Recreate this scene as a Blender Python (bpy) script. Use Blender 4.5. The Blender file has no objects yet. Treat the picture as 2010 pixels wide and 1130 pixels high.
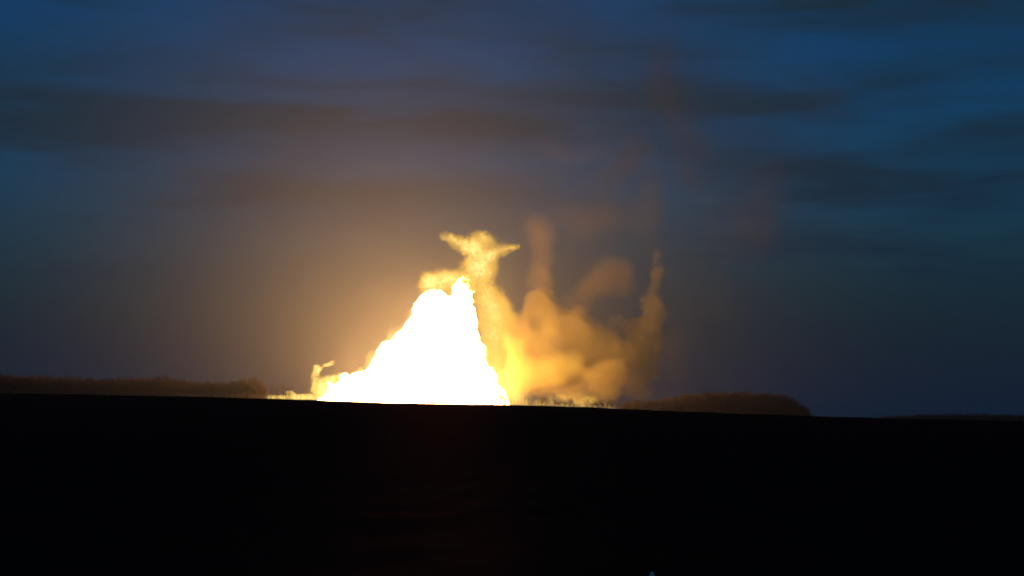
import bpy, bmesh, math, random
import numpy as np
from mathutils import Vector, Matrix, noise

random.seed(7)
rad = math.radians
scene = bpy.context.scene
COL = scene.collection

# ------------------------------------------------------------------ camera
F_PX = 2761.0                      # focal length in pixels of the 2010 px wide photograph
PITCH = math.atan(250.0 / F_PX)
CAM_Z = 1.6
cam_data = bpy.data.cameras.new('camera')
cam_data.sensor_width = 36.0
cam_data.lens = 36.0 * F_PX / 2010.0
cam_data.clip_start = 0.1
cam_data.clip_end = 20000.0
cam = bpy.data.objects.new('camera', cam_data)
cam.location = (0, 0, CAM_Z)
cam.rotation_euler = (math.pi / 2 + PITCH, 0, 0)
COL.objects.link(cam)
scene.camera = cam

# ------------------------------------------------------------------ exposure and sampling
scene.view_settings.view_transform = 'Standard'
scene.view_settings.look = 'None'
scene.view_settings.exposure = 0.0
scene.view_settings.gamma = 1.0
scene.view_settings.use_curve_mapping = False
scene.render.engine = 'CYCLES'
cy = scene.cycles
cy.use_denoising = True
cy.max_bounces = 4
cy.diffuse_bounces = 1
cy.glossy_bounces = 1
cy.transmission_bounces = 2
cy.volume_bounces = 1
cy.transparent_max_bounces = 32
cy.sample_clamp_indirect = 1.0
cy.volume_step_rate = 1.0
cy.volume_max_steps = 256


# ------------------------------------------------------------------ node helpers
class NT:
    """small wrapper to write node trees briefly"""
    def __init__(self, tree):
        self.t = tree
        self.t.nodes.clear()

    def n(self, kind, **kw):
        nd = self.t.nodes.new(kind)
        for k, v in kw.items():
            setattr(nd, k, v)
        return nd

    def link(self, a, b):
        self.t.links.new(a, b)

    def put(self, sock, v):
        if isinstance(v, bpy.types.NodeSocket):
            self.link(v, sock)
        else:
            sock.default_value = v

    def math(self, op, a, b=0.0, c=0.0, clamp=False):
        nd = self.n('ShaderNodeMath', operation=op, use_clamp=clamp)
        self.put(nd.inputs[0], a); self.put(nd.inputs[1], b)
        if op in ('SMOOTH_MAX', 'SMOOTH_MIN', 'MULTIPLY_ADD'):
            self.put(nd.inputs[2], c)
        return nd.outputs[0]

    def vmath(self, op, a, b=None, scale=None):
        nd = self.n('ShaderNodeVectorMath', operation=op)
        self.put(nd.inputs[0], a)
        if b is not None: self.put(nd.inputs[1], b)
        if scale is not None: self.put(nd.inputs['Scale'], scale)
        return nd.outputs['Value'] if op in ('LENGTH', 'DOT_PRODUCT') else nd.outputs[0]

    def maprange(self, v, a, b, c, d, kind='SMOOTHSTEP'):
        nd = self.n('ShaderNodeMapRange', interpolation_type=kind)
        self.put(nd.inputs[0], v)
        for i, x in enumerate((a, b, c, d)): self.put(nd.inputs[i + 1], x)
        return nd.outputs[0]

    def noise(self, vec, scale, detail=3.0, rough=0.55, color=False, distortion=0.0):
        nd = self.n('ShaderNodeTexNoise')
        self.put(nd.inputs['Vector'], vec)
        nd.inputs['Scale'].default_value = scale
        nd.inputs['Detail'].default_value = detail
        nd.inputs['Roughness'].default_value = rough
        nd.inputs['Distortion'].default_value = distortion
        return nd.outputs['Color'] if color else nd.outputs[0]

    def ramp(self, v, stops, interp='LINEAR'):
        nd = self.n('ShaderNodeValToRGB')
        cr = nd.color_ramp
        cr.interpolation = interp
        while len(cr.elements) < len(stops): cr.elements.new(0.5)
        for e, (p, c) in zip(cr.elements, stops):
            e.position = p
            e.color = (*c, 1.0)
        self.put(nd.inputs[0], v)
        return nd.outputs[0]

    def mix(self, f, a, b, mode='MIX'):
        nd = self.n('ShaderNodeMix', data_type='RGBA', blend_type=mode)
        self.put(nd.inputs[0], f); self.put(nd.inputs[6], a); self.put(nd.inputs[7], b)
        return nd.outputs[2]

    def blob(self, vec, loc, size, rot=0.0):
        """distance from an ellipsoid's centre in units of its radii (0 centre, 1 surface)"""
        m = self.n('ShaderNodeMapping', vector_type='TEXTURE')
        self.link(vec, m.inputs[0])
        m.inputs['Location'].default_value = loc
        m.inputs['Rotation'].default_value = (0, rot, 0)
        m.inputs['Scale'].default_value = size
        return self.vmath('LENGTH', m.outputs[0])

    def blobs(self, vec, blobs):
        """sum of soft ellipsoids (loc, size, rot, amount)"""
        tot = None
        for loc, size, rot, amp in blobs:
            r = self.blob(vec, loc, size, rot)
            f = self.maprange(r, 0.15, 1.0, amp, 0.0)
            tot = f if tot is None else self.math('ADD', tot, f)
        return tot


def P(px, py, dist):
    """the point at ground distance dist seen at pixel (px, py) of the photograph"""
    a, b = (px - 1005.0), (565.0 - py)
    fy, fz = math.cos(PITCH), math.sin(PITCH)
    dx, dy, dz = a, F_PX * fy - b * fz, F_PX * fz + b * fy
    k = dist / dy
    return Vector((dx * k, dist, CAM_Z + dz * k))


def direction(px, py):
    v = P(px, py, 1000.0) - Vector((0, 0, CAM_Z))
    return v.normalized()


# ------------------------------------------------------------------ sky
world = bpy.data.worlds.new('World')
scene.world = world
world.use_nodes = True
N = NT(world.node_tree)
geo = N.n('ShaderNodeTexCoord')
D = geo.outputs['Generated']
sky = N.n('ShaderNodeTexSky', sky_type='NISHITA')
sky.sun_disc = False
sky.sun_elevation = rad(0.0)
sky.sun_rotation = rad(180.0)
sky.altitude = 100.0
sky.air_density = 1.0
sky.dust_density = 0.5
sky.ozone_density = 5.0
base = sky.outputs[0]
# wide streaky stratus: noise flattened towards the horizon, plus the large banks that stand in view
flat = N.vmath('MULTIPLY', D, (2.2, 2.2, 15.0))
warp = N.noise(flat, 1.3, 4.0, 0.6, color=True)
warp = N.vmath('SUBTRACT', warp, (0.5, 0.5, 0.5))
Dw = N.vmath('ADD', D, N.vmath('MULTIPLY', warp, (0.20, 0.05, 0.045)))
banks = [  # pixel centre, half width, half height, tilt (deg), amount
    (300, 225, 330, 52, 4, .9), (720, 255, 430, 60, -1, .7), (1080, 255, 330, 75, -2, .8),
    (420, 360, 470, 48, 3, .6), (860, 375, 380, 42, 0, .35), (60, 260, 260, 46, 8, .7),
    (790, 130, 130, 26, 6, .6), (1210, 130, 180, 46, -3, .9), (1640, 20, 260, 60, 8, .9),
    (1450, 180, 180, 34, 2, .8), (1720, 190, 210, 52, -6, .5), (1900, 262, 210, 38, 2, .8),
    (1720, 350, 330, 50, 1, .9), (1450, 300, 260, 90, 3, .4), (1350, 90, 110, 130, 0, .35), (1560, 480, 500, 60, 0, .35),
]
items = []
for px, py, hw, hh, tilt, amp in banks:
    items.append((tuple(direction(px, py)), (hw * 1.45 / F_PX, .6, hh * 1.55 / F_PX), rad(tilt), amp))
bank = N.blobs(Dw, items)
streak = N.noise(N.vmath('ADD', flat, (3.1, 0.0, 1.7)), 1.7, 5.0, 0.55)
fine = N.noise(N.vmath('ADD', N.vmath('MULTIPLY', Dw, (3.0, 3.0, 26.0)), (1.0, 5.0, 2.0)), 2.6, 5.0, 0.62)
cover = N.math('ADD', N.math('MULTIPLY', bank, 0.62), N.maprange(streak, 0.33, 0.64, -0.14, 0.52))
cover = N.math('ADD', cover, N.maprange(fine, 0.32, 0.68, -0.20, 0.20), clamp=True)
sep = N.n('ShaderNodeSeparateXYZ'); N.link(D, sep.inputs[0])
low = N.maprange(sep.outputs[2], 0.0, 0.22, 0.85, 0.0)
cover = N.math('MAXIMUM', cover, low, clamp=True)
clear = N.mix(1.0, base, (0.65, 1.72, 1.36, 1), 'MULTIPLY')
grey = N.mix(low, (0.055, 0.18, 0.33, 1), (0.028, 0.090, 0.235, 1))
skycol = N.mix(cover, clear, grey)
bg = N.n('ShaderNodeBackground')
N.link(skycol, bg.inputs[0])
bg.inputs[1].default_value = 0.15
wo = N.n('ShaderNodeOutputWorld')
N.link(bg.outputs[0], wo.inputs[0])
cy_w = world.cycles
cy_w.sampling_method = 'MANUAL'
cy_w.sample_map_resolution = 512


# ------------------------------------------------------------------ object helpers
def link(o, parent=None):
    COL.objects.link(o)
    if parent is not None:
        o.parent = parent
    return o


def tag(o, label=None, cat=None, group=None, kind=None):
    if label: o['label'] = label
    if cat: o['category'] = cat
    if group: o['group'] = group
    if kind: o['kind'] = kind
    return o


def empty(name, loc):
    o = bpy.data.objects.new(name, None)
    o.location = loc
    o.empty_display_size = 0.5
    return link(o)


def mesh_obj(name, verts, faces, mat, parent=None, smooth=False):
    me = bpy.data.meshes.new(name)
    me.from_pydata([tuple(v) for v in verts], [], faces)
    me.update()
    if smooth:
        me.polygons.foreach_set('use_smooth', [True] * len(me.polygons))
    if mat: me.materials.append(mat)
    return link(bpy.data.objects.new(name, me), parent)


def material(name):
    m = bpy.data.materials.new(name)
    m.use_nodes = True
    return m, NT(m.node_tree)


def surface_mat(name, col_a, col_b, scale, rough=0.9, bump=0.0, bscale=None, detail=5.0):
    m, T = material(name)
    tc = T.n('ShaderNodeTexCoord')
    v = tc.outputs['Object']
    f = T.noise(v, scale, detail, 0.6)
    f = T.maprange(f, 0.3, 0.7, 0, 1)
    c = T.mix(f, (*col_a, 1), (*col_b, 1))
    b = T.n('ShaderNodeBsdfPrincipled')
    T.link(c, b.inputs['Base Color'])
    b.inputs['Roughness'].default_value = rough
    b.inputs['Specular IOR Level'].default_value = 0.15
    if bump:
        bp = T.n('ShaderNodeBump')
        bp.inputs['Strength'].default_value = 1.0
        bp.inputs['Distance'].default_value = bump
        T.link(T.noise(v, bscale or scale * 4, 6.0, 0.65), bp.inputs['Height'])
        T.link(bp.outputs[0], b.inputs['Normal'])
    o = T.n('ShaderNodeOutputMaterial')
    T.link(b.outputs[0], o.inputs[0])
    return m


# ------------------------------------------------------------------ the field
CREST = 450.0
crest_px = [(-900, 752), (-300, 764), (0, 772), (300, 777), (560, 783.5), (800, 792.5), (1000, 794.5), (1100, 797.5), (1200, 802),
            (1500, 814.5), (1800, 825), (2010, 831), (2300, 838), (2900, 850)]
_cx = np.array([P(a, b, CREST).x for a, b in crest_px])
_cz = np.array([P(a, b, CREST).z for a, b in crest_px])


def crest_height(x):
    s = 0.0
    for k, w in ((-14, .2), (-7, .2), (0, .2), (7, .2), (14, .2)):
        s += w * np.interp(x + k, _cx, _cz)
    return s


def ground_z(x, y):
    """height of the field: rises gently to its crest, then falls away just out of sight"""
    if y <= CREST:
        t = max(y, -200.0) / CREST
        s = (abs(t) ** 1.6) * (1 if t > 0 else -0.3)
        z = crest_height(x if y > 60 else x * max(y, 0) / 60.0) * s
    else:
        yy = min(y, 2600.0)
        h = crest_height(x * CREST / yy)
        z = CAM_Z + (h - CAM_Z) * yy / CREST - (yy - CREST) * 0.0040
    # ploughed clods and shallow swells
    amp = 0.03 + 0.24 * min(1.0, max(0.0, y / CREST)) ** 2
    z += amp * noise.noise(Vector((x * 0.11, y * 0.05, 3.0))) + 0.035 * noise.noise(Vector((x * 0.6, y * 0.3, 9.0)))
    if y < 60:
        z += 0.02 * math.sin(x * 2.2 + 0.4 * noise.noise(Vector((x * .3, y * .1, 0))) * 4) + 0.03 * noise.noise(Vector((x * 1.9, y * 1.9, 5.0)))
    return z


ys = list(np.linspace(-180, -4, 14)) + list(np.linspace(-2, 40, 64)) + list(np.geomspace(41.5, 400, 60)) + \
     list(np.linspace(404, 500, 60)) + list(np.geomspace(510, 7000, 40))
us = sorted(set(list(np.linspace(-1, 1, 281)) + list(np.linspace(-0.42, 0.42, 561))))
verts, faces = [], []
for y in ys:
    half = max(30.0, 1.6 * abs(y) + 25.0)
    for u in us:
        x = u * half
        verts.append((x, y, ground_z(x, y)))
nu = len(us)
for j in range(len(ys) - 1):
    for i in range(nu - 1):
        a = j * nu + i
        faces.append((a, a + 1, a + nu + 1, a + nu))
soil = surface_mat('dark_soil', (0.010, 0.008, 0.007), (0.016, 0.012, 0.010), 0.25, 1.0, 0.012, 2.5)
# matt soil, plus a red-tinted gloss imitating the fire's glow on it
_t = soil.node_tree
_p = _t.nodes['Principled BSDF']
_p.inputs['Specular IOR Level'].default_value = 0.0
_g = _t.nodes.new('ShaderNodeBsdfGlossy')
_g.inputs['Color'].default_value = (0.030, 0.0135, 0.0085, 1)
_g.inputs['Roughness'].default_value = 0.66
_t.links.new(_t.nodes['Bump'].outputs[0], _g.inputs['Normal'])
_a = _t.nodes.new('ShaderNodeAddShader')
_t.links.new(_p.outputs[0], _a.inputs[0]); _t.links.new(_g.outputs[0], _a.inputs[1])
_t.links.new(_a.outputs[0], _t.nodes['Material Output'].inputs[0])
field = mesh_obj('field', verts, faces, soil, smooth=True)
tag(field, 'black unlit ploughed field rising to a low slanting crest', kind='structure')

# rough dry grass along the crest of the field
grass_mat = surface_mat('dry_grass', (0.05, 0.04, 0.022), (0.10, 0.075, 0.04), 0.7)
gv, gf = [], []
for k in range(26000):
    x = random.uniform(-230, 230)
    y = CREST + random.uniform(-14, 12)
    clump = noise.noise(Vector((x * 0.07, y * 0.05, 1.0))) * .5 + .5
    h = random.uniform(0.10, 0.50) * (0.35 + clump) * (2.2 if noise.noise(Vector((x * 0.9, y * 0.4, 4.0))) > 0.38 else 1.0)
    w = random.uniform(0.02, 0.06)
    z = ground_z(x, y) - 0.05
    a = random.uniform(0, math.pi)
    lx, ly = random.uniform(-.3, .3) * h, random.uniform(-.3, .3) * h
    b = len(gv)
    gv += [(x - w * math.cos(a), y - w * math.sin(a), z), (x + w * math.cos(a), y + w * math.sin(a), z), (x + lx, y + ly, z + h)]
    gf.append((b, b + 1, b + 2))
for k in range(9000):
    y = 2.5 + 50 * random.random() ** 1.6
    x = random.uniform(-1, 1) * (3 + y * 0.5)
    row = math.sin(x * 2.2)
    if row < -0.1: continue
    h = random.uniform(0.03, 0.12); w = 0.004
    z = ground_z(x, y) - 0.01
    a = random.uniform(0, math.pi)
    b = len(gv)
    gv += [(x - w * math.cos(a), y - w * math.sin(a), z), (x + w * math.cos(a), y + w * math.sin(a), z), (x + random.uniform(-.4, .4) * h, y, z + h)]
    gf.append((b, b + 1, b + 2))
g = mesh_obj('dry_grass', gv, gf, grass_mat)
tag(g, 'short dry grass and stubble over the dark field and its crest', 'grass', kind='stuff')


# ------------------------------------------------------------------ trees (bare, late winter)
bark = surface_mat('bark', (0.10, 0.075, 0.055), (0.17, 0.13, 0.095), 1.2)
twig_mat = surface_mat('twigs', (0.10, 0.06, 0.04), (0.16, 0.10, 0.06), 0.8)


def stick(V, F, a, b, ra, rb, sides=3):
    d = (b - a)
    if d.length < 1e-4: return
    d.normalize()
    s = d.orthogonal().normalized()
    t = d.cross(s)
    i0 = len(V)
    for p, r in ((a, ra), (b, rb)):
        for k in range(sides):
            an = 2 * math.pi * k / sides
            V.append(p + (s * math.cos(an) + t * math.sin(an)) * r)
    for k in range(sides):
        k2 = (k + 1) % sides
        F.append((i0 + k, i0 + k2, i0 + sides + k2, i0 + sides + k))


def grow(V, F, start, d, length, r, depth, rng, spread, upward, twigs=3):
    """a limb as two bent segments with smaller limbs along it"""
    mid = start + d * length * 0.5
    d2 = (d + Vector((rng.uniform(-1, 1), rng.uniform(-1, 1), rng.uniform(-.4, .8))) * 0.18).normalized()
    end = mid + d2 * length * 0.5
    stick(V, F, start, mid, r, r * 0.75)
    stick(V, F, mid, end, r * 0.75, r * 0.35)
    if depth <= 0: return
    for k in range(twigs):
        t = rng.uniform(0.3, 1.0)
        p = start.lerp(mid, t * 2) if t < 0.5 else mid.lerp(end, t * 2 - 1)
        an = rng.uniform(0, 2 * math.pi)
        side = Vector((math.cos(an), math.sin(an), 0))
        nd = (d2 * (1 - spread) + side * spread + Vector((0, 0, upward))).normalized()
        grow(V, F, p, nd, length * rng.uniform(0.45, 0.7), max(r * 0.55, 0.022), depth - 1, rng, spread, upward, twigs)


def tree_meshes(seed, height, kind):
    """(trunk verts, faces), (crown verts, faces) standing at the origin"""
    rng = random.Random(seed)
    TV, TF, CV, CF = [], [], [], []
    lean = Vector((rng.uniform(-.06, .06), rng.uniform(-.06, .06), 1)).normalized()
    if kind == 'pole':                 # slim stem with short upright twigs near its top
        r0 = height * 0.011 + 0.03
        pts = [Vector((0, 0, -1.0))]
        for k in range(1, 7):
            f = k / 6
            pts.append(lean * height * f + Vector((rng.uniform(-.12, .12), rng.uniform(-.12, .12), 0)) * f * 2)
        for k in range(6):
            stick(TV, TF, pts[k], pts[k + 1], r0 * (1 - k / 6.6), r0 * (1 - (k + 1) / 6.6), 5)
        for k in range(16):
            t = rng.uniform(0.35, 0.98)
            i = min(5, int(t * 6)); p = pts[i].lerp(pts[i + 1], t * 6 - i)
            an = rng.uniform(0, 2 * math.pi)
            d = Vector((math.cos(an) * .5, math.sin(an) * .5, 1)).normalized()
            grow(CV, CF, p, d, height * rng.uniform(.10, .2) * (1.25 - t), 0.045, 1, rng, .45, .25, 3)
    elif kind == 'round':              # short trunk under a rounded twiggy crown
        r0 = height * 0.02 + 0.04
        top = lean * height * 0.38
        stick(TV, TF, Vector((0, 0, -1.0)), top * 0.5, r0, r0 * .85, 6)
        stick(TV, TF, top * 0.5, top, r0 * .85, r0 * .65, 6)
        stick(TV, TF, top, top + lean * height * .25, r0 * .65, r0 * .3, 6)
        for k in range(11):
            an = rng.uniform(0, 2 * math.pi)
            el = rng.uniform(0.1, 1.4)
            d = Vector((math.cos(an) * math.cos(el), math.sin(an) * math.cos(el), math.sin(el)))
            grow(CV, CF, top * rng.uniform(.75, 1.3), d, height * rng.uniform(.30, .44), r0 * .42, 2, rng, .55, .12, 4)
    else:                              # tall forest tree, many limbs rising
        r0 = height * 0.014 + 0.05
        pts = [Vector((0, 0, -1.0)), lean * height * .3, lean * height * .6 + Vector((rng.uniform(-.3, .3), 0, 0)), lean * height * .95]
        for k in range(3):
            stick(TV, TF, pts[k], pts[k + 1], r0 * (1 - k * .3), r0 * (1 - (k + 1) * .3), 5)
        for k in range(16):
            t = rng.uniform(0.28, 1.0)
            i = min(2, int(t * 3)); p = pts[i].lerp(pts[i + 1], t * 3 - i) if i else lean * height * max(.28, t * .95)
            an = rng.uniform(0, 2 * math.pi)
            d = Vector((math.cos(an) * .6, math.sin(an) * .6, rng.uniform(.5, 1.1))).normalized()
            grow(CV, CF, p, d, height * rng.uniform(.16, .32) * (1.3 - .6 * t), 0.07, 2, rng, .5, .22, 3)
    return (TV, TF), (CV, CF)


proto = {}


def place_tree(px, dist, top_px, kind, label, group, name, seed=None, sxy=1.0):
    """a separate tree whose top shows at pixel height top_px"""
    base = P(px, 800, dist)
    z0 = ground_z(base.x, dist)
    height = P(px, top_px, dist).z - z0
    key = (kind, (seed if seed is not None else random.randrange(5)) % 5)
    if key not in proto:
        (TV, TF), (CV, CF) = tree_meshes(100 + key[1] * 7 + len(kind), 12.0, kind)
        mt = bpy.data.meshes.new('trunk'); mt.from_pydata([tuple(v) for v in TV], [], TF); mt.materials.append(bark)
        mc = bpy.data.meshes.new('crown'); mc.from_pydata([tuple(v) for v in CV], [], CF); mc.materials.append(twig_mat)
        proto[key] = (mt, mc)
    mt, mc = proto[key]
    r = empty(name, (base.x, dist, z0 - 0.1))
    s = height / 12.0
    r.scale = (s * sxy, s * sxy, s)
    r.rotation_euler = (0, 0, random.uniform(0, 6.28))
    tag(r, label, 'tree', group)
    link(bpy.data.objects.new('trunk', mt), r)
    link(bpy.data.objects.new('crown', mc), r)
    return r


FD = 1100.0     # distance of the fire

# slim trees and bushes silhouetted against the smoke right of the flame
G1 = 'slim bare trees silhouetted against the glowing smoke'
ORD = ['first', 'second', 'third', 'fourth', 'fifth', 'sixth', 'seventh', 'eighth', 'ninth', 'tenth', 'eleventh', 'twelfth', 'thirteenth']
for k, px in enumerate([986, 992, 1003, 1011, 1018, 1022, 1031, 1036, 1040, 1046, 1051, 1056]):
    place_tree(px + random.uniform(-1.5, 1.5), FD - 30 - random.uniform(0, 18), random.uniform(774, 785), 'pole', f'{ORD[k]} slim bare tree rightward from the white flame, black against yellow smoke', G1, 'slim_tree', k)
G2 = 'rounded bare trees in front of the smoke'
rounds = [(1063, 777, 'leftmost of the rounded bare trees in front of the golden smoke'),
          (1071, 779, 'second rounded bare tree from the left in front of the golden smoke'),
          (1089, 783, 'low bushy tree at the left side of the middle clump before the smoke'),
          (1097, 780, 'bushy tree second from left in the middle clump before the smoke'),
          (1108, 779, 'tallest rounded bushy tree in the middle clump before the smoke'),
          (1118, 782, 'rounded bushy tree at the right side of the middle clump before the smoke'),
          (1126, 790, 'tiny bush alone just right of the middle clump before the smoke'),
          (1154, 784, 'leftmost bushy tree of the right clump before the smoke'),
          (1163, 783, 'second bushy tree of the right clump before the smoke'),
          (1172, 782, 'narrow bushy tree third in the right clump before the smoke'),
          (1184, 783, 'fourth bushy tree of the right clump before the smoke'),
          (1193, 785, 'rounded low tree near the right side of the right clump'),
          (1201, 784, 'dim bushy tree where the right clump meets the brown haze'),
          (1214, 786, 'faint bushy tree in brown haze right of the glowing smoke'),
          (1226, 788, 'last faint low tree in brown haze before the dark wood')]
for k, (px, ty, lab) in enumerate(rounds):
    place_tree(px, FD - 34 - random.uniform(0, 14), ty - 2, 'round', lab, G2, 'bushy_tree', k, 1.0 if ty < 788 else 1.4)

# slim trees left of the flame, where the far wood thins out
G3 = 'slim bare trees at the thin end of the left wood'
for k, px in enumerate([517, 521, 526, 530, 534, 539, 543, 548, 552, 556, 561, 565, 569]):
    place_tree(px + random.uniform(-1, 1), FD - 30 - random.uniform(0, 30), random.uniform(752, 762), 'pole' if k % 3 else 'tall', f'{ORD[k]} slim bare tree rightward from the end of the long left wood', G3, 'slim_tree', k)
G4 = 'low bare trees before the small left flame'
for k, px in enumerate([576, 583, 590, 597, 602, 607, 612, 617, 622, 627, 632]):
    place_tree(px + random.uniform(-1, 1), FD - 30 - random.uniform(0, 12), random.uniform(767, 775), 'pole', f'{ORD[k]} low thin bare tree from the left before the low yellow ground flames', G4, 'slim_tree', k + 2)


def wood(name, label, outline, dist, depth, n, kinds, seed, shrub=True):
    """a far wood that reads as one mass: many bare trees joined"""
    rng = random.Random(seed)
    protos = [tree_meshes(seed + i, 12.0, kinds[i % len(kinds)]) for i in range(5)]
    V, F = [], []
    arrs = []
    for (TV, TF), (CV, CF) in protos:
        a = np.array([tuple(v) for v in TV + CV])
        f = [tuple(q) for q in TF] + [tuple(i + len(TV) for i in q) for q in CF]
        arrs.append((a, np.array(f)))
    xs = [o[0] for o in outline]; tops = [o[1] for o in outline]
    VV, FF, off = [], [], 0
    for k in range(n):
        px = xs[0] + (xs[-1] - xs[0]) * (k + rng.random()) / n
        d = dist + rng.uniform(0, depth)
        top = np.interp(px, xs, tops) + abs(rng.gauss(0, 4.0)) + 1.5 * noise.noise(Vector((px * .05, 0, seed)))
        b = P(px, 800, d)
        z0 = ground_z(b.x, d)
        h = max(2.0, P(px, top, d).z - z0)
        a, f = arrs[rng.randrange(5)]
        an = rng.uniform(0, 6.28)
        s = h / 12.0
        w = s * rng.uniform(.9, 1.5)
        c, sn = math.cos(an) * w, math.sin(an) * w
        m = np.empty_like(a)
        m[:, 0] = a[:, 0] * c - a[:, 1] * sn + b.x
        m[:, 1] = a[:, 0] * sn + a[:, 1] * c + d
        m[:, 2] = a[:, 2] * s + z0
        VV.append(m); FF.append(f + off); off += len(m)
    VV = np.concatenate(VV); FF = np.concatenate(FF)
    o = mesh_obj(name, VV.tolist(), FF.tolist(), twig_mat)
    tag(o, label, 'wood', kind='stuff')
    return o


wood('far_wood', 'long wood of bare trees lit dull brown on the horizon left of the fire',
     [(-140, 731), (0, 736), (60, 738), (150, 742), (220, 744), (300, 742), (322, 738), (345, 747), (400, 750), (440, 751), (480, 746), (498, 743), (512, 750), (520, 760)],
     FD - 60, 60, 900, ['tall', 'round', 'tall', 'round', 'tall'], 11)
wood('far_wood', 'dark rounded wood standing on the horizon right of the smoke',
     [(1225, 790), (1250, 784), (1290, 784), (1320, 778), (1350, 774), (1400, 771), (1500, 772), (1535, 776), (1558, 785), (1575, 796), (1590, 806)],
     FD - 40, 90, 600, ['tall', 'round', 'round', 'tall', 'round'], 23)
wood('low_wood', 'low black line of trees far off along the right horizon',
     [(1580, 812), (1640, 814), (1700, 816), (1780, 810), (1830, 807), (1920, 807), (2010, 809), (2140, 812)],
     1900, 200, 260, ['round', 'round', 'tall', 'round', 'round'], 37)

# ------------------------------------------------------------------ fire and smoke helpers
def ellipsoid_bm(bm, c, size, rot, sub=3):
    m = Matrix.Translation(c) @ Matrix.Rotation(rot, 4, 'Y') @ Matrix.Diagonal((*size, 1.0))
    bmesh.ops.create_icosphere(bm, subdivisions=sub, radius=1.0, matrix=m)


def remeshed(name, bm, voxel, smooth_it=2):
    """the union of the shapes in bm as one closed skin"""
    me = bpy.data.meshes.new(name); bm.to_mesh(me); bm.free()
    o = bpy.data.objects.new(name, me); COL.objects.link(o)
    md = o.modifiers.new('r', 'REMESH'); md.mode = 'VOXEL'; md.voxel_size = voxel
    if smooth_it:
        ms = o.modifiers.new('s', 'SMOOTH'); ms.iterations = smooth_it; ms.factor = 0.6
    dg = bpy.context.evaluated_depsgraph_get()
    out = bpy.data.meshes.new_from_object(o.evaluated_get(dg))
    out.name = name
    bpy.data.objects.remove(o); bpy.data.meshes.remove(me)
    out.polygons.foreach_set('use_smooth', [True] * len(out.polygons))
    return out


S = FD / F_PX      # metres per photograph pixel at the fire
BASE = P(830, 800, FD); BASE.z = ground_z(BASE.x, FD)


def L(px, py, dy=0.0):
    """pixel -> position relative to the foot of the fire, dy metres behind it"""
    v = P(px, py, FD) - BASE
    return Vector((v.x, dy, v.z))


def B(px, py, rx, ry, rot=0.0, amp=1.0, dy=0.0, ryd=None):
    """ellipsoid given in photograph pixels; its depth follows its width"""
    dep = (ryd if ryd is not None else 0.5 * (rx + ry) if max(rx, ry) < 2.2 * min(rx, ry) else 1.3 * min(rx, ry)) * S
    return (tuple(L(px, py, dy)), (rx * S, dep, ry * S), rad(rot), amp)


def hull(name, blobs, voxel, grow_by, mat, parent):
    bm = bmesh.new()
    for c, s, r, a in blobs:
        ellipsoid_bm(bm, c, tuple(q * grow_by for q in s), r)
    me = remeshed(name, bm, voxel)
    me.materials.append(mat)
    return link(bpy.data.objects.new(name, me), parent)


def finish_volume(m, T, vol_socket, step=1.0):
    # a just perceptible skin so that the gas has an outer surface
    tr = T.n('ShaderNodeBsdfTransparent')
    rgb = T.n('ShaderNodeRGB'); rgb.outputs[0].default_value = (0.998, 0.998, 0.998, 1)
    T.link(rgb.outputs[0], tr.inputs[0])
    o = T.n('ShaderNodeOutputMaterial')
    T.link(tr.outputs[0], o.inputs['Surface'])
    T.link(vol_socket, o.inputs['Volume'])
    m.cycles.volume_step_rate = step


FIRE_RGB = (1.0, 0.50, 0.16)
fire = empty('gas_fire', BASE)
tag(fire, 'huge white hot gas fire blazing behind the crest of the dark field', 'fire')

# ---- white core: closed lumpy body with a surface that gives off the light
prof = [(815, 612, 1004), (800, 614, 1002), (786, 622, 997), (776, 638, 991), (765, 652, 986), (752, 683, 974), (738, 712, 966), (722, 726, 958),
        (705, 733, 951), (690, 741, 946), (672, 763, 941), (655, 781, 937), (640, 799, 934), (622, 808, 930), (605, 814, 926), (592, 821, 922), (588, 823, 920)]
bm = bmesh.new()
rings = []
for py, a, b in prof:
    c = L((a + b) / 2, py); hw = (b - a) / 2 * S
    hd = min(hw * 0.75, 34.0)
    rings.append([bm.verts.new((c.x + hw * math.cos(t), hd * math.sin(t), c.z)) for t in np.linspace(0, 2 * math.pi, 49)[:-1]])
for r0, r1 in zip(rings, rings[1:]):
    for k in range(48):
        bm.faces.new((r0[k], r0[(k + 1) % 48], r1[(k + 1) % 48], r1[k]))
bm.faces.new(list(reversed(rings[0]))); bm.faces.new(rings[-1])
for q in [B(851, 597, 31, 26), B(848, 585, 22, 14), B(866, 600, 22, 26), B(906, 592, 20, 35), B(912, 562, 15, 22, 6), B(921, 556, 6, 17), B(905, 550, 6, 8), B(922, 640, 14, 26, 10), B(938, 690, 14, 20, -12), B(962, 745, 14, 22, -14),
          B(700, 748, 24, 14, -25), B(668, 762, 26, 12, -15), B(650, 760, 7, 13, -30), B(676, 742, 6, 10, 10)]:
    ellipsoid_bm(bm, q[0], q[1], q[2])
me = remeshed('flame_body', bm, 1.15, 1)
co = np.empty(len(me.vertices) * 3); me.vertices.foreach_get('co', co); co = co.reshape(-1, 3)
no = np.array([v.normal[:] for v in me.vertices])
for i in range(len(co)):
    p = Vector(co[i])
    q = p + Vector((0, 0, 0)) + 6.0 * noise.noise_vector(p * 0.05)
    up = min(1.0, max(0.15, p.z / 60.0))
    d = 2.0 * noise.noise(q * 0.09) + 1.1 * noise.noise(q * 0.26) + 0.9 * noise.noise(q * 0.6)
    d += 1.3 * abs(noise.noise(q * 0.30 + Vector((7, 1, 3)))) + 0.6 * noise.noise(q * 1.1)
    edge = 1.1 if p.z > 60 else 0.95
    co[i] += no[i] * d * edge * (0.5 + up)
me.vertices.foreach_set('co', co.reshape(-1)); me.update()
m, T = material('white_flame')
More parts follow.
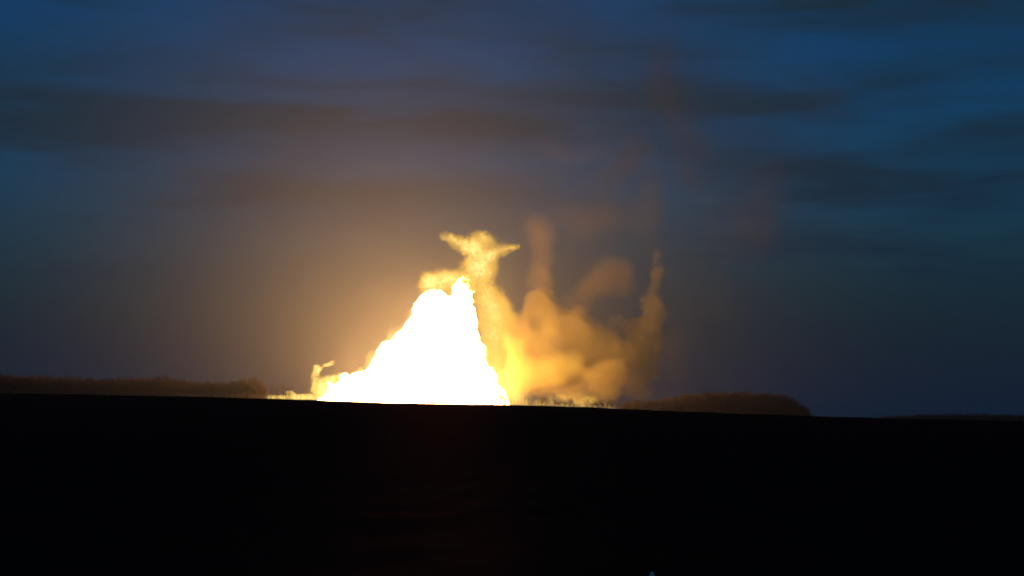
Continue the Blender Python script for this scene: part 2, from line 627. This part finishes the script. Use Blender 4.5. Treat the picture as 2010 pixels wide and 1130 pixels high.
em = T.n('ShaderNodeEmission')
# white hot inside, cooler and golden where the flame frays: crown, both flanks
tc = T.n('ShaderNodeTexCoord')
sx = T.n('ShaderNodeSeparateXYZ'); T.link(tc.outputs['Object'], sx.inputs[0])
X, Z = sx.outputs[0], sx.outputs[2]
right = T.maprange(T.math('ADD', X, T.math('MULTIPLY', Z, 0.30)), 48.0, 68.0, 0.0, 0.42)
left = T.maprange(T.math('SUBTRACT', X, Z), -68.0, -92.0, 0.0, 0.34)
top = T.maprange(Z, 80.0, 108.0, 0.0, 0.20)
wv = T.vmath('ADD', tc.outputs['Object'], T.vmath('SCALE', T.noise(tc.outputs['Object'], 0.09, 3.0, 0.6, color=True), scale=14.0))
nz = T.noise(wv, 0.13, 5.0, 0.7)
cool = T.math('ADD', nz, T.math('ADD', right, T.math('ADD', left, top)))
cool = T.maprange(cool, 0.78, 0.98, 0.0, 1.0)
T.link(T.mix(cool, (*FIRE_RGB, 1), (1.0, .56, .10, 1)), em.inputs[0])
T.link(T.maprange(cool, 0.0, 1.0, 38.0, 1.05, 'LINEAR'), em.inputs[1])
o = T.n('ShaderNodeOutputMaterial'); T.link(em.outputs[0], o.inputs[0])
m.cycles.emission_sampling = 'FRONT'
me.materials.append(m)
core = link(bpy.data.objects.new('flame_body', me), fire)


def flame_mat(name, blobs, opacity, warp_scale, warp_amp, thresh, stops, step, nscale=0.09, stretch=(1, 1, .6), gain=3.0, bright=1.0, soot=1.0):
    """burning gas: dense glowing folds, bright where the noise runs into ridges and brown with soot between them"""
    m, T = material(name)
    tc = T.n('ShaderNodeTexCoord')
    v = tc.outputs['Object']
    w1 = T.vmath('SUBTRACT', T.noise(v, warp_scale, 4.0, 0.6, color=True), (.5, .5, .5))
    vw = T.vmath('ADD', v, T.vmath('SCALE', w1, scale=warp_amp))
    f = T.blobs(vw, blobs)
    n2 = T.noise(T.vmath('MULTIPLY', vw, stretch), nscale, 5.0, 0.7)
    ridge = T.math('SUBTRACT', 1.0, T.math('ABSOLUTE', T.maprange(n2, 0.30, 0.70, -1.6, 1.6, 'LINEAR')))
    d = T.math('SUBTRACT', f, T.maprange(ridge, 0.0, 1.0, thresh, 0.0, 'LINEAR'))
    d = T.math('MULTIPLY', d, gain, clamp=True)
    q = T.math('ADD', T.math('MULTIPLY', ridge, 0.55), T.math('MULTIPLY', f, 0.33), clamp=True)
    col = T.ramp(q, stops)
    emn = T.n('ShaderNodeEmission'); T.link(col, emn.inputs[0])
    dens = T.math('MULTIPLY', d, opacity)
    T.link(T.math('MULTIPLY', dens, bright), emn.inputs[1])
    ab = T.n('ShaderNodeVolumeAbsorption')
    ab.inputs[0].default_value = (0.0, 0.0, 0.0, 1)
    T.link(T.math('MULTIPLY', dens, soot), ab.inputs[1])
    ad = T.n('ShaderNodeAddShader'); T.link(emn.outputs[0], ad.inputs[0]); T.link(ab.outputs[0], ad.inputs[1])
    finish_volume(m, T, ad.outputs[0] if soot else emn.outputs[0], step)
    return m


STOPS = [(0.0, (.30, .13, .02)), (0.35, (.62, .30, .05)), (0.6, (1.0, .55, .07)), (0.8, (1.35, .84, .15)), (1.0, (3.0, 2.0, .7))]
STOPS_PALE = [(0.0, (.45, .20, .02)), (0.3, (.85, .45, .06)), (0.55, (1.2, .78, .14)), (0.8, (1.9, 1.3, .36)), (1.0, (4.0, 3.0, 1.2))]
STOPS_DEEP = [(0.0, (.55, .20, .010)), (0.5, (.9, .40, .03)), (1.0, (1.3, .7, .06))]
STOPS_SKIRT = [(0.0, (.8, .38, .04)), (0.4, (1.2, .65, .08)), (1.0, (2.5, 1.6, .3))]


# ---- torn yellow crown above the core, its cross-shaped head and the ragged veil down its right side
crown = [B(944, 474, 46, 26, 0, 1.0), B(908, 480, 52, 22, 24, 1.1), B(884, 468, 30, 13, 22, 1.0), B(925, 488, 34, 24, 20, .9), B(978, 494, 50, 18, -20, 1.1), B(1010, 484, 24, 9, -14, 1.0), B(950, 462, 18, 16, 0, .8),
         B(938, 505, 34, 34, 20, 1.2), B(930, 528, 42, 30, 20, 1.2), B(958, 520, 30, 44, -8, 1.0),
         B(862, 552, 50, 30, -6, 1.5), B(838, 556, 26, 32, 0, 1.3), B(892, 550, 36, 32, 0, 1.2), B(889, 585, 22, 44, 0, 1.2, -14),
         B(948, 570, 36, 60, -8, 1.1), B(962, 630, 36, 64, -12, 1.1), B(985, 610, 34, 70, -26, .9), B(972, 690, 34, 70, -8, 1.1)]
hull('flame_crown', crown, 2.5, 1.12, flame_mat('torn_flame', crown, 0.17, 0.12, 13.0, 1.05, STOPS, 0.15, nscale=0.27, gain=3.4, bright=0.72, soot=0.8), fire)

# ---- soft skirt of thinner flame hugging the core
skirt = [B(985, 745, 46, 66, -6, 1.0), B(1000, 778, 62, 34, 0, 1.1), B(960, 690, 30, 50, -8, .7), B(966, 705, 26, 50, -8, .5), B(905, 565, 44, 40, 0, .7, -6), B(850, 585, 44, 34, 0, .6), B(813, 622, 24, 44, 28, 1.1),
         B(772, 665, 24, 48, 42, 1.1), B(732, 712, 20, 40, 20, 1.1), B(715, 735, 34, 22, -40, .7), B(850, 700, 150, 90, 0, .5)]
hull('flame_skirt', skirt, 3.0, 1.08, flame_mat('thin_flame', skirt, 0.022, 0.08, 14.0, 0.75, STOPS_SKIRT, 0.6, nscale=0.06, gain=1.8, soot=0.0), fire)

# ---- curl of flame and low ground flames at the far left
curl = [B(643, 716, 22, 6, -22, 1.1), B(622, 726, 12, 14, -30, 1.1), B(616, 745, 9, 20, 6, .7), B(630, 750, 16, 18, 0, .7), B(647, 747, 16, 16, -40, 1.0), B(634, 766, 32, 20, 0, 1.5), B(660, 748, 30, 18, -25, 1.1),
        B(690, 738, 20, 9, -28, .8), B(672, 742, 12, 9, 10, .8), B(706, 728, 14, 8, -40, .6),
        B(600, 782, 50, 12, 0, 1.2), B(548, 781, 40, 9, 0, .75), B(576, 775, 22, 9, 25, .8), B(650, 775, 30, 14, 0, 1.2)]
hull('flame_tongue', curl, 1.6, 1.15, flame_mat('curling_flame', curl, 0.4, 0.13, 7.0, 0.75, STOPS_PALE, 0.25, nscale=0.2, gain=2.8, bright=0.95), fire)

lowf = [B(1030, 792, 60, 17, 0, 1.1, 12), B(1095, 790, 62, 20, -3, 1.0, 14), B(1150, 792, 60, 22, -6, 1.0, 14), B(1195, 797, 34, 12, 0, .7, 14), B(1120, 776, 60, 12, -10, .6, 16)]
hull('ground_flame', lowf, 2.0, 1.12, flame_mat('grass_fire', lowf, 0.022, 0.08, 7.0, 0.6, STOPS_SKIRT, 0.4, nscale=0.09, gain=1.8, soot=0.0), fire)

# ---- glow added to brighten the near smoke, taken for gas still burning
inner = [B(1010, 720, 50, 80, -6, 1.2, 30), B(1060, 735, 70, 50, 0, 1.2, 34), B(1040, 670, 50, 50, 0, .9, 34), B(1110, 715, 66, 54, 0, 1.1, 36), B(1080, 640, 50, 50, -20, .6, 36)]
hull('glowing_gas', inner, 3.0, 1.1, flame_mat('glowing_gas', inner, 0.017, 0.05, 18.0, 0.7, STOPS_DEEP, 0.6, nscale=0.05, gain=1.6, soot=0.0), fire)

# ------------------------------------------------------------------ smoke
def smoke_mat(name, blobs, sigma, colour, warp_scale, warp_amp, thresh, nscale, step, gain=2.0, aniso=0.0, detail=4.0, cap=2.0):
    m, T = material(name)
    tc = T.n('ShaderNodeTexCoord')
    v = tc.outputs['Object']
    w1 = T.vmath('SUBTRACT', T.noise(v, warp_scale, 3.0, 0.5, color=True), (.5, .5, .5))
    vw = T.vmath('ADD', v, T.vmath('SCALE', w1, scale=warp_amp))
    f = T.blobs(vw, blobs)
    n2 = T.noise(vw, nscale, detail, 0.68)
    n2 = T.maprange(n2, 0.32, 0.68, 0.0, 1.0, 'LINEAR')
    d = T.math('SUBTRACT', f, T.math('MULTIPLY', n2, thresh))
    d = T.math('MULTIPLY', d, gain)
    d = T.math('MINIMUM', T.math('MAXIMUM', d, 0.0), cap)
    pv = T.n('ShaderNodeVolumePrincipled')
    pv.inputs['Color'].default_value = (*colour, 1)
    pv.inputs['Anisotropy'].default_value = aniso
    T.link(T.math('MULTIPLY', d, sigma), pv.inputs['Density'])
    finish_volume(m, T, pv.outputs[0], step)
    return m


plume = empty('smoke_plume', BASE + Vector((95, 25, 0)))
tag(plume, 'billowing smoke lit golden by the fire, drifting right of the flame', 'smoke')
OFF = -Vector((95, -15, 0))


def SB(*a, **k):
    c, s, r, amp = B(*a, **k)
    return (tuple(Vector(c) + OFF), s, r, amp)


main = [SB(1000, 690, 62, 120, -8, 1.4, 15), SB(1060, 730, 105, 75, 0, 1.7, 20), SB(1045, 640, 66, 78, -15, 1.35, 20), SB(1068, 580, 50, 64, -8, 1.2, 22),
        SB(1118, 635, 80, 76, -25, 1.5, 22), SB(1170, 664, 80, 68, 0, 1.7, 28), SB(1140, 715, 110, 66, 0, 1.5, 28),
        SB(1200, 738, 78, 58, 0, 2.0, -12), SB(1160, 776, 130, 30, 0, 1.8, 0), SB(1232, 692, 84, 60, -25, 1.6, 20),
        SB(1276, 655, 62, 72, 0, 1.5, 25), SB(1236, 622, 48, 32, 10, 1.1, 25), SB(1300, 590, 40, 66, 0, 1.1, 25), SB(1308, 515, 28, 78, 0, .85, 25),
        SB(1282, 705, 54, 62, 0, 1.6, 20), SB(1258, 752, 50, 42, 0, 1.3, 10),
        SB(975, 590, 34, 80, -22, 1.0, 12)]
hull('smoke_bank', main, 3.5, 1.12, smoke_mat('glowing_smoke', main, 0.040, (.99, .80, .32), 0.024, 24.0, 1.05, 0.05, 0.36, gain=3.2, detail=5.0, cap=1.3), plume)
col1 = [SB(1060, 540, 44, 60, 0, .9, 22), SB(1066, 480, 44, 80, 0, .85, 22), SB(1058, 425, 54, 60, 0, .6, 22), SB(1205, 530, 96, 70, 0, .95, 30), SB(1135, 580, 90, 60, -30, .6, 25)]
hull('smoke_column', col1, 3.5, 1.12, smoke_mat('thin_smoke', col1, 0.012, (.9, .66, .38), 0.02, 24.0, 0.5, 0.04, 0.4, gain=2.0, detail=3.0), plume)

veil = empty('drifting_smoke', BASE + Vector((160, 60, 90)))
tag(veil, 'thin brown veil of smoke rising high above the bright plume', 'smoke')
OFF = -Vector((160, 60, 90))
up = [SB(1205, 305, 120, 66, -30, 1.15, 20), SB(1150, 400, 130, 90, 0, .8, 25), SB(1270, 380, 60, 120, 12, 1.0, 30), SB(1120, 250, 150, 50, 0, .7, 70), SB(1300, 430, 50, 90, 0, .8, 60), SB(1160, 430, 130, 90, 0, .6, 60),
      SB(1370, 260, 70, 190, -12, .9, 80), SB(1330, 90, 100, 180, 0, .8, 90), SB(1400, 560, 130, 170, 0, .5, 60), SB(1500, 400, 150, 180, 0, .7, 60), SB(1640, 160, 110, 150, 20, .6, 90), SB(1330, 700, 60, 100, 0, .7, 30)]
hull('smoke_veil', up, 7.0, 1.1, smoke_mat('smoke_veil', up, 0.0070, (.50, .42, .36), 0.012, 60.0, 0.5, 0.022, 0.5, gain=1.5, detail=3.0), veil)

# thin smoke spread through the air round the fire, thickest near it, which takes up its light
m, T = material('thin_fire_haze')
tc = T.n('ShaderNodeTexCoord')
pv = T.n('ShaderNodeVolumePrincipled')
pv.inputs['Color'].default_value = (.92, .93, .95, 1)
T.link(T.maprange(T.blob(tc.outputs['Object'], (8, 0, 85), (430, 420, 430)), 0.05, 1.0, 0.00066, 0.0), pv.inputs['Density'])
o = T.n('ShaderNodeOutputMaterial'); T.link(pv.outputs[0], o.inputs['Volume'])
m.cycles.volume_step_rate = 1.2
bm = bmesh.new()
ellipsoid_bm(bm, (8, 0, 85), (430, 420, 430), 0.0, 5)
me = bpy.data.meshes.new('fire_haze'); bm.to_mesh(me); bm.free()
me.materials.append(m)
fh = link(bpy.data.objects.new('fire_haze', me)); fh.location = BASE
tag(fh, 'thin smoky air glowing amber round the fire', 'smoke', kind='stuff')

# ------------------------------------------------------------------ haze (air)
zlo = min(v[2] for v in verts) - 1.0
bm = bmesh.new()
bmesh.ops.create_cube(bm, size=1.0, matrix=Matrix.Translation((0, 3450, (zlo + 560) / 2)) @ Matrix.Diagonal((23200, 7400, 560 - zlo, 1)))
me = bpy.data.meshes.new('haze'); bm.to_mesh(me); bm.free()
m, T = material('air')
pv = T.n('ShaderNodeVolumePrincipled')
pv.inputs['Color'].default_value = (.92, .93, .95, 1)
pv.inputs['Density'].default_value = 0.00003
pv.inputs['Anisotropy'].default_value = 0.2
o = T.n('ShaderNodeOutputMaterial'); T.link(pv.outputs[0], o.inputs['Volume'])
me.materials.append(m)
tag(link(bpy.data.objects.new('haze', me)), 'smoky evening air over the whole field', kind='stuff')

# ------------------------------------------------------------------ made-up stake in place of a pale mark, likely a watermark
stake_mat = surface_mat('pale_paint', (0.86, 0.74, 0.60), (0.90, 0.80, 0.68), 30.0, 0.5)
sp = P(1280, 1122, 9.0)
zb = ground_z(sp.x, 9.0)
st = empty('stand_in_stake', (sp.x, 9.0, zb))
tag(st, 'small pale stake tip standing in for a likely watermark at the bottom edge', 'stake')
H = sp.z - zb
def prism(name, pts, parent, mat):
    V, F = [], []
    n = 12
    for z, r in pts:
        for k in range(n):
            V.append((r * math.cos(2 * math.pi * k / n), r * math.sin(2 * math.pi * k / n), z))
    for j in range(len(pts) - 1):
        for k in range(n):
            F.append((j * n + k, j * n + (k + 1) % n, (j + 1) * n + (k + 1) % n, (j + 1) * n + k))
    F.append(tuple(range((len(pts) - 1) * n, len(pts) * n)))
    F.append(tuple(reversed(range(n))))
    return mesh_obj(name, V, F, mat, parent, smooth=True)
prism('post', [(-.2, .016), (H - .045, .016)], st, stake_mat)
prism('cap', [(H - .045, .021), (H - .028, .021), (H - .018, .014), (H - .004, .012), (H, .006)], st, stake_mat)
